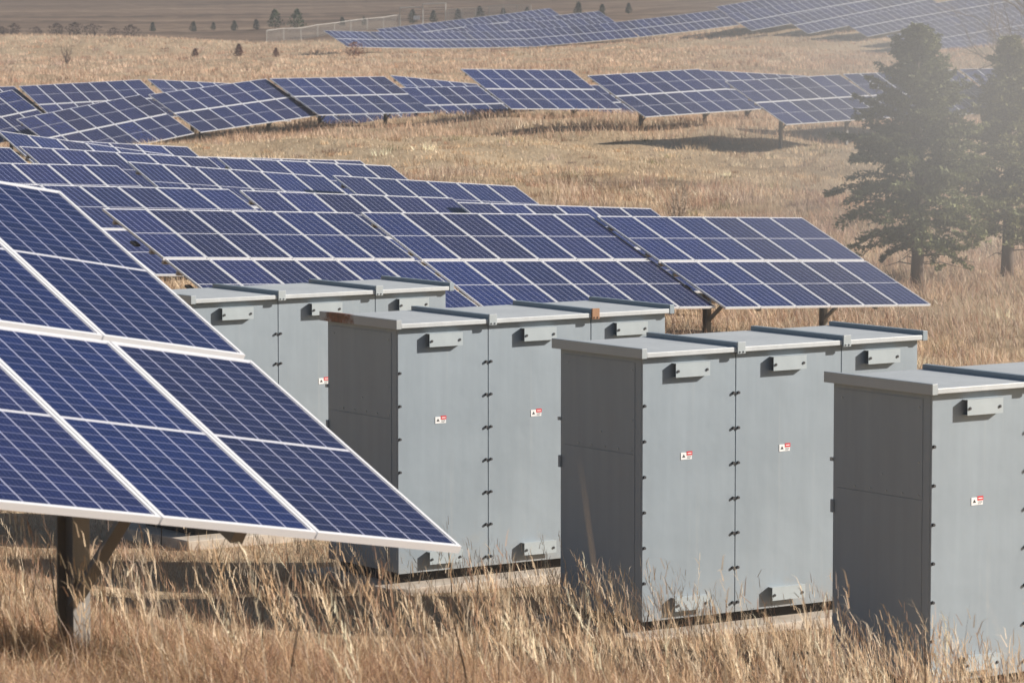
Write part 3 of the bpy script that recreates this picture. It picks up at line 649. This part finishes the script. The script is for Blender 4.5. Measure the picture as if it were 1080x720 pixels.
# ------------------------------------------------------------------ leaf cards for trees and shrubs
def leaves(name, P, D, ln, wd, col, m_, parent):
    n = len(P); D = D/np.linalg.norm(D, axis=1, keepdims=True); r = rng.normal(size=(n, 3)); S = np.cross(D, r); S /= np.linalg.norm(S, axis=1, keepdims=True)
    ln = ln[:, None]; wd = wd[:, None]
    V = np.stack([P, P+D*ln*.5+S*wd*.5, P+D*ln, P+D*ln*.5-S*wd*.5], 1).reshape(-1, 3)
    me = bpy.data.meshes.new(name); me.vertices.add(len(V)); me.vertices.foreach_set('co', V.ravel()); me.loops.add(4*n); me.loops.foreach_set('vertex_index', np.arange(4*n, dtype=np.int32))
    me.polygons.add(n); me.polygons.foreach_set('loop_start', np.arange(0, 4*n, 4, dtype=np.int32))
    a = me.color_attributes.new('Col', 'FLOAT_COLOR', 'POINT'); a.data.foreach_set('color', np.repeat(np.concatenate([col, np.ones((n, 1))], 1), 4, 0).ravel().astype(np.float32))
    me.materials.append(m_); me.update(); me.validate(); return link(name, me, parent)
NEED = veg_mat('needles', .12, .6); BARK = painted('bark', (.13, .10, .08), .9, .2, .4); TWIG = mat('grey_twig', (.22, .18, .15), .9)
def conifer(px, py, Y, H, Rm, col, label, nb, bare=1.0, lean=0, seed=1):
    global rng
    rr = np.random.default_rng(seed); b = at(px, py, Y); b.z = G1(b.x, b.y)-.05
    root = thing('conifer_tree', Matrix.Translation(b), label, 'tree')
    m = MB(); m.tube([(lean*t*H+.03*math.sin(5*t), .02*math.sin(7*t), t*H) for t in np.linspace(0, 1, 10)], list(np.linspace(.17, .012, 10)), 8); tr = link('trunk', m.mesh('trunk', BARK, 0, True), root)
    br = MB(); P, D, LN, CC = [], [], [], []
    for i in range(nb):
        f = rr.uniform(0, 1)**.85; z = bare+f*(H-bare-.05); az = rr.uniform(0, 2*math.pi)+i*2.4
        prof = min(1, (f+.10)*3.6)*(1-f)**.95; ln = Rm*prof*rr.uniform(.45, 1.2)+.12
        up = .22+.75*f+rr.normal(0, .22); dx, dy = math.cos(az), math.sin(az); pts_ = []
        for t in np.linspace(0, 1, 7): pts_.append(Vector((lean*z+dx*ln*t, dy*ln*t, z+ln*(up*t-.38*(1-f)*t*t-.10*t*t))))
        br.tube(pts_, list(np.linspace(.022*(1-.6*f), .004, 7)), 4, cap=False)
        cden = rr.uniform(.6, 1.25); shade = rr.uniform(.7, 1.3)
        for j in range(int(9+ln*20)):
            t = rr.uniform(.15, 1.02); q = Vector(pts_[min(int(t*6), 5)]).lerp(pts_[min(int(t*6)+1, 6)], min(t*6-int(t*6), 1)) if t < 1 else pts_[6]
            sl = .38*(1.15-t*.75)*rr.uniform(.5, 1.2)*(.5+.5*ln); sa = az+rr.choice([-1, 1])*rr.uniform(.35, 1.1); sd_ = Vector((math.cos(sa), math.sin(sa), rr.uniform(-.35, .25)))
            for g in range(int(12*cden)):
                u = rr.uniform(0, 1); p_ = q+sd_*sl*u; P.append(p_); d_ = sd_+Vector(rr.normal(0, .55, 3)); D.append(d_); LN.append(rr.uniform(.06, .13)); CC.append(shade*rr.uniform(.7, 1.3))
    for i in range(14):
        az = rr.uniform(0, 6.28); z = rr.uniform(.5, bare+.4); ln = rr.uniform(.6, 1.5); br.tube([(0, 0, z), (math.cos(az)*ln*.5, math.sin(az)*ln*.5, z+.05), (math.cos(az)*ln, math.sin(az)*ln, z-.12)], [.018, .011, .004], 4, cap=False)
    link('branches', br.mesh('branches', BARK), root)
    P = np.array([tuple(q) for q in P]); D = np.array([tuple(q) for q in D]); LN = np.array(LN); CC = np.array(CC)[:, None]
    sv = rng; rng = rr; leaves('crown', P, D, LN, LN*.42, np.clip(np.array(col)[None]*CC, 0, 1), NEED, root); rng = sv
    return root
conifer(967, 300, 95, 6.25, 2.5, (.185, .195, .09), 'tall dark spruce with a wide crown standing right of the solar block', 300, 1.0, 0, 3)
conifer(1062, 296, 98, 5.9, 1.75, (.24, .235, .11), 'yellow green conifer at the right photo edge beside the dark spruce', 250, 1.0, 0, 8)
def bare_tree(px, py, Y, H, label, seed):
    rr = np.random.default_rng(seed); b = at(px, py, Y); b.z = G1(b.x, b.y)
    root = thing('bare_tree', Matrix.Translation(b), label, 'tree'); tm = MB(); m = MB()
    tp = [(-.05*t*H, .03*math.sin(4*t), t*H) for t in np.linspace(0, 1, 9)]; tm.tube(tp, list(np.linspace(.12, .015, 9)), 7); link('trunk', tm.mesh('trunk', BARK, 0, True), root)
    def grow(p, d, ln, r, dep):
        q = p; pp = [p]
        for k in range(4): d = (d+Vector(rr.normal(0, .13, 3))+Vector((0, 0, .05))).normalized(); q = q+d*ln/4; pp.append(q)
        m.tube(pp, list(np.linspace(r, r*.35, 5)), 4, cap=False)
        if dep > 0:
            for k in range(5): i = rr.integers(1, 5); grow(pp[i], (d+Vector(rr.normal(0, .6, 3))).normalized(), ln*rr.uniform(.4, .62), r*.5, dep-1)
    for k in range(22):
        t = rr.uniform(.3, .98); az = rr.uniform(0, 6.28) if k % 2 else rr.uniform(2.4, 3.9); grow(Vector((-.05*t*H, 0, t*H)), Vector((math.cos(az), math.sin(az), .75)).normalized(), H*.33*(1.1-t*.6), .035, 2)
    link('branches', m.mesh('branches', TWIG), root)
bare_tree(1088, 250, 135, 9.0, 'leafless tree reaching in at the top right corner of the photo', 4)
conifer(1092, 290, 104, 4.6, 1.5, (.10, .11, .05), 'smaller conifer beyond the right photo edge', 90, .8, 0, 12) if False else None

def small_bush(name, px, py, Y, H, W, col, label, cat, group, shape='cone', seed=0, nl=700, leaf=.12):
    global rng
    rr = np.random.default_rng(seed); b = at(px, py, Y); b.z = G1(b.x, b.y)
    root = thing(name, Matrix.Translation(b), label, cat, group)
    m = MB(); m.tube([(0, 0, -.1), (0, 0, H*.6)], [.05, .02], 5); link('trunk', m.mesh('trunk', BARK), root)
    t = rr.uniform(.03, 1, nl); az = rr.uniform(0, 6.28, nl)
    prof = (1-t)**.7*np.clip(t*5+.3, 0, 1) if shape == 'cone' else np.sqrt(np.clip(1-(2*t-.9)**2, 0.02, 1))
    rad = W/2*prof*rr.uniform(0, 1, nl)**.6*(1+.3*np.sin(3*az+seed))
    P = np.stack([rad*np.cos(az), rad*np.sin(az), t*H*.95], 1); D = np.stack([np.cos(az), np.sin(az), np.full(nl, .8)], 1)+rr.normal(0, .5, (nl, 3))
    c = np.clip(np.array(col)[None]*rr.uniform(.6, 1.4, (nl, 1)), 0, 1); sv = rng; rng = rr
    leaves('crown', P, D, rr.uniform(.6, 1.4, nl)*leaf*H, rr.uniform(.6, 1.2, nl)*leaf*H*.5, c, NEED, root); rng = sv
def bare_bush(px, py, Y, H, col, label, seed, group=None, nb=16, sp=.55):
    rr = np.random.default_rng(seed); b = at(px, py, Y); b.z = G1(b.x, b.y)
    root = thing('bare_shrub', Matrix.Translation(b), label, 'shrub', group); m = MB(); m2 = MB()
    for i in range(nb):
        az = rr.uniform(0, 6.28); s = rr.uniform(.1, sp); p0 = Vector((0, 0, -.05)); ln = H*rr.uniform(.6, 1.05); d = Vector((math.cos(az)*s, math.sin(az)*s, 1)).normalized()
        a = p0+d*ln*.5+Vector(rr.normal(0, .04*H, 3)); e = p0+d*ln+Vector(rr.normal(0, .06*H, 3)); m.tube([p0, a, e], [.016*H, .010*H, .004*H], 4, cap=False)
        for k in range(7):
            t = rr.uniform(.3, 1); q = p0.lerp(a, t*2) if t < .5 else a.lerp(e, t*2-1); v = (d+Vector(rr.normal(0, .5, 3))).normalized(); m2.tube([q, q+v*ln*rr.uniform(.12, .3)], [.006*H, .002*H], 3, cap=False)
    mt = mat('shrub_wood', col, .9); link('stems', m.mesh('stems', mt), root); link('twigs', m2.mesh('twigs', mt), root)
bare_bush(70, 71, 395, 1.9, (.13, .09, .07), 'leafless grey shrub alone in the pale meadow, upper left', 5, nb=18)
bare_bush(716, 200, 112, 1.5, (.40, .32, .25), 'pale bare bush on the bank left of the spruce', 6, nb=20, sp=.35)
bare_bush(902, 74, 235, 1.8, (.24, .19, .15), 'thin bare sapling in hazy meadow left of the spruce tip', 9, nb=7, sp=.3)
for i, (px, py, H, lb) in enumerate([(206, 59, 1.15, 'leftmost of three rust brown junipers in the meadow'), (252, 59, 1.35, 'middle and tallest of three rust brown junipers'), (291, 62, 1.0, 'rightmost and smallest of three rust brown junipers')]):
    small_bush('juniper', px, py, 420, H, H*.9, (.15, .06, .035), lb, 'shrub', 'rust brown junipers in the meadow', 'cone', 30+i)
small_bush('rust_shrub', 374, 65, 410, 1.6, 2.3, (.26, .12, .07), 'round reddish shrub below the left end of the far array', 'shrub', None, 'round', 40, 500)
cf = [(161, 31, 1.8), (204, 28, 2.0), (225, 26, 1.5), (247, 27, 1.9), (270, 24, 1.9), (290, 29, 3.4), (313, 28, 3.5), (361, 29, 1.9), (384, 29, 1.6), (435, 27, 2.6), (457, 24, 2.2), (483, 20, 2.4), (506, 17, 2.6), (531, 15, 2.2), (556, 13, 2.0), (610, 14, 2.6), (635, 15, 2.2), (663, 15, 2.0)]
cf = [(a, b, c_*.72) for a, b, c_ in cf]
on = ['1st', '2nd', '3rd', '4th', '5th', '6th', '7th', '8th', '9th', '10th', '11th', '12th', '13th', '14th', '15th', '16th', '17th', '18th']
for i, (px, py, H) in enumerate(cf):
    lb = {5: 'left one of the two bushy bright green pines before the brown field', 6: 'right one of the two bushy bright green pines before the brown field'}.get(i, f'{on[i]} from the left in the line of small dark young pines by the field')
    small_bush('young_pine', px, py, 538, H, H*(1.0 if i in (5, 6) else .75), (.07, .095, .04) if i in (5, 6) else (.04, .05, .03), lb, 'tree', 'young pines along the field edge', 'cone', 60+i, 520)
for i, (px, W) in enumerate([(2, 2.2), (15, 3.0), (38, 3.2), (60, 3.4), (79, 3.4), (97, 3.8), (120, 3.2), (138, 3.6)]):
    small_bush('brown_shrub', px, 37-(i % 3), 505, (1.3+.5*(i % 2)+(.6 if i == 4 else 0))*.85, W*.62, (.075, .045, .035), f'{on[i]} from the left of the dark brown shrubs along the field edge', 'shrub', 'dark brown shrubs along the field edge', 'round', 90+i, 520)

# ------------------------------------------------------------------ fence, gate and sign by the far array
FE = mat('fence_galvanised', (.50, .48, .45), .6, 0)
def fpt(px, Y): q = at(px, 30, Y); return Vector((q.x, q.y, G1(q.x, q.y)))
def fence(p, q, hgt, n, label):
    mid = (p+q)/2; mid.z = G1(mid.x, mid.y); root = thing('wire_fence', Matrix.Translation(mid), label, 'fence')
    pt = []
    for i in range(n+1):
        a = p.lerp(q, i/n); a.z = G1(a.x, a.y); pt.append(a-mid)
        m = MB(); m.tube([a-mid+Vector((0, 0, -.2)), a-mid+Vector((0, 0, hgt))], .042, 6); link('post', m.mesh('post', FE), root)
    m = MB(); m.tube([a+Vector((0, 0, hgt)) for a in pt], .036, 5); link('top_rail', m.mesh('top_rail', FE), root)
    m = MB()
    for k in range(12): m.tube([a+Vector((0, 0, hgt*(k+.3)/12.5)) for a in pt], .010, 3, cap=False)
    for i in range(n):
        for k in range(26):
            c = pt[i].lerp(pt[i+1], k/26); m.tube([c, c+Vector((0, 0, hgt))], .008, 3, cap=False)
    link('wire_mesh', m.mesh('wire_mesh', FE), root); return root
f0, f1 = fpt(281, 506), fpt(421, 530); fence(f0, f1, 1.5, 8, 'long wire fence climbing from the meadow to the far gate')
f2, f3 = fpt(422, 530), fpt(470, 530)
gt = thing('metal_gate', Matrix.Translation((f2+f3)/2), 'pale tubular double gate beside the small white sign above the far array', 'gate'); mid = (f2+f3)/2
for a, b, hh in ((f2, (f2+f3)/2, 2.4), ((f2+f3)/2, f3, 2.8)):
    m = MB(); A, B = a-mid, b-mid
    m.tube([A+Vector((0, 0, -.2)), A+Vector((0, 0, hh)), B+Vector((0, 0, hh)), B+Vector((0, 0, -.2))], .10, 6); lf = link('gate_leaf', m.mesh('gate_leaf', FE), gt)
    m = MB()
    for k in range(10): m.tube([A+Vector((0, 0, hh*(k+.5)/10)), B+Vector((0, 0, hh*(k+.5)/10))], .009, 3, cap=False)
    link('wire_mesh', m.mesh('wire_mesh', FE), lf)
sg = (f2+f3)/2-mid; m = MB(); o_ = at(439.5, 19, 529.6); m.box(o_.x-.42, o_.x+.42, o_.y-.02, o_.y+.02, o_.z-.26, o_.z+.26); s_ = link('gate_sign', m.mesh('gate_sign', WHITE)); tag(s_, 'small blank-looking white sign hanging on the far gate', 'sign')
f4 = fpt(560, 528); fence(f3+Vector((.3, 0, 0)), f4, 1.9, 6, 'wire fence continuing right of the gate behind the far array')

# ------------------------------------------------------------------ haze
bpy.context.view_layer.update()
hz = MB(); hz.box(-420, 420, -40, 1450, -12, 40)
hm = bpy.data.materials.new('haze'); hm.use_nodes = True; nt = hm.node_tree; nt.nodes.remove(nt.nodes['Principled BSDF'])
pv = nt.nodes.new('ShaderNodeVolumePrincipled'); pv.inputs['Density'].default_value = HAZE; pv.inputs['Color'].default_value = (.86, .88, .92, 1); pv.inputs['Anisotropy'].default_value = .3
nt.links.new(pv.outputs[0], nt.nodes['Material Output'].inputs['Volume'])
if HAZE > 0: tag(link('haze', hz.mesh('haze', hm)), 'thin pale haze over the fields', kind='stuff')

# added volume imitating the pale blur of close plants over the right-hand trees: thickest in the middle, fading to nothing at its rounded edge
sc = at(1020, 95, 66)
dm = bpy.data.materials.new('blur_veil'); dm.use_nodes = True; nt = dm.node_tree; nt.nodes.remove(nt.nodes['Principled BSDF'])
pv = nt.nodes.new('ShaderNodeVolumePrincipled'); pv.inputs['Color'].default_value = (.85, .84, .84, 1); pv.inputs['Anisotropy'].default_value = .1
nt.links.new(pv.outputs[0], nt.nodes['Material Output'].inputs['Volume'])
g = N(dm, 'ShaderNodeTexCoord').outputs['Object']; ln = N(dm, 'ShaderNodeVectorMath', operation='LENGTH'); L(dm, g, ln.inputs[0])
q = mth(dm, 'SUBTRACT', 1, mth(dm, 'DIVIDE', ln.outputs['Value'], 1.0)); q = mth(dm, 'MAXIMUM', q, 0); q = mth(dm, 'MULTIPLY', mth(dm, 'POWER', q, 1.2), VEIL)
L(dm, q, pv.inputs['Density'])
bmm = bmesh.new(); bmesh.ops.create_icosphere(bmm, subdivisions=4, radius=1); me = bpy.data.meshes.new('added_veil'); bmm.to_mesh(me); bmm.free(); me.materials.append(dm)
if VEIL > 0:
    do = link('added_veil', me); do.location = sc; do.scale = (6.2, 6.0, 4.6); tag(do, 'added thin pale veil before the two conifers, imitating blurred close plants', kind='stuff')
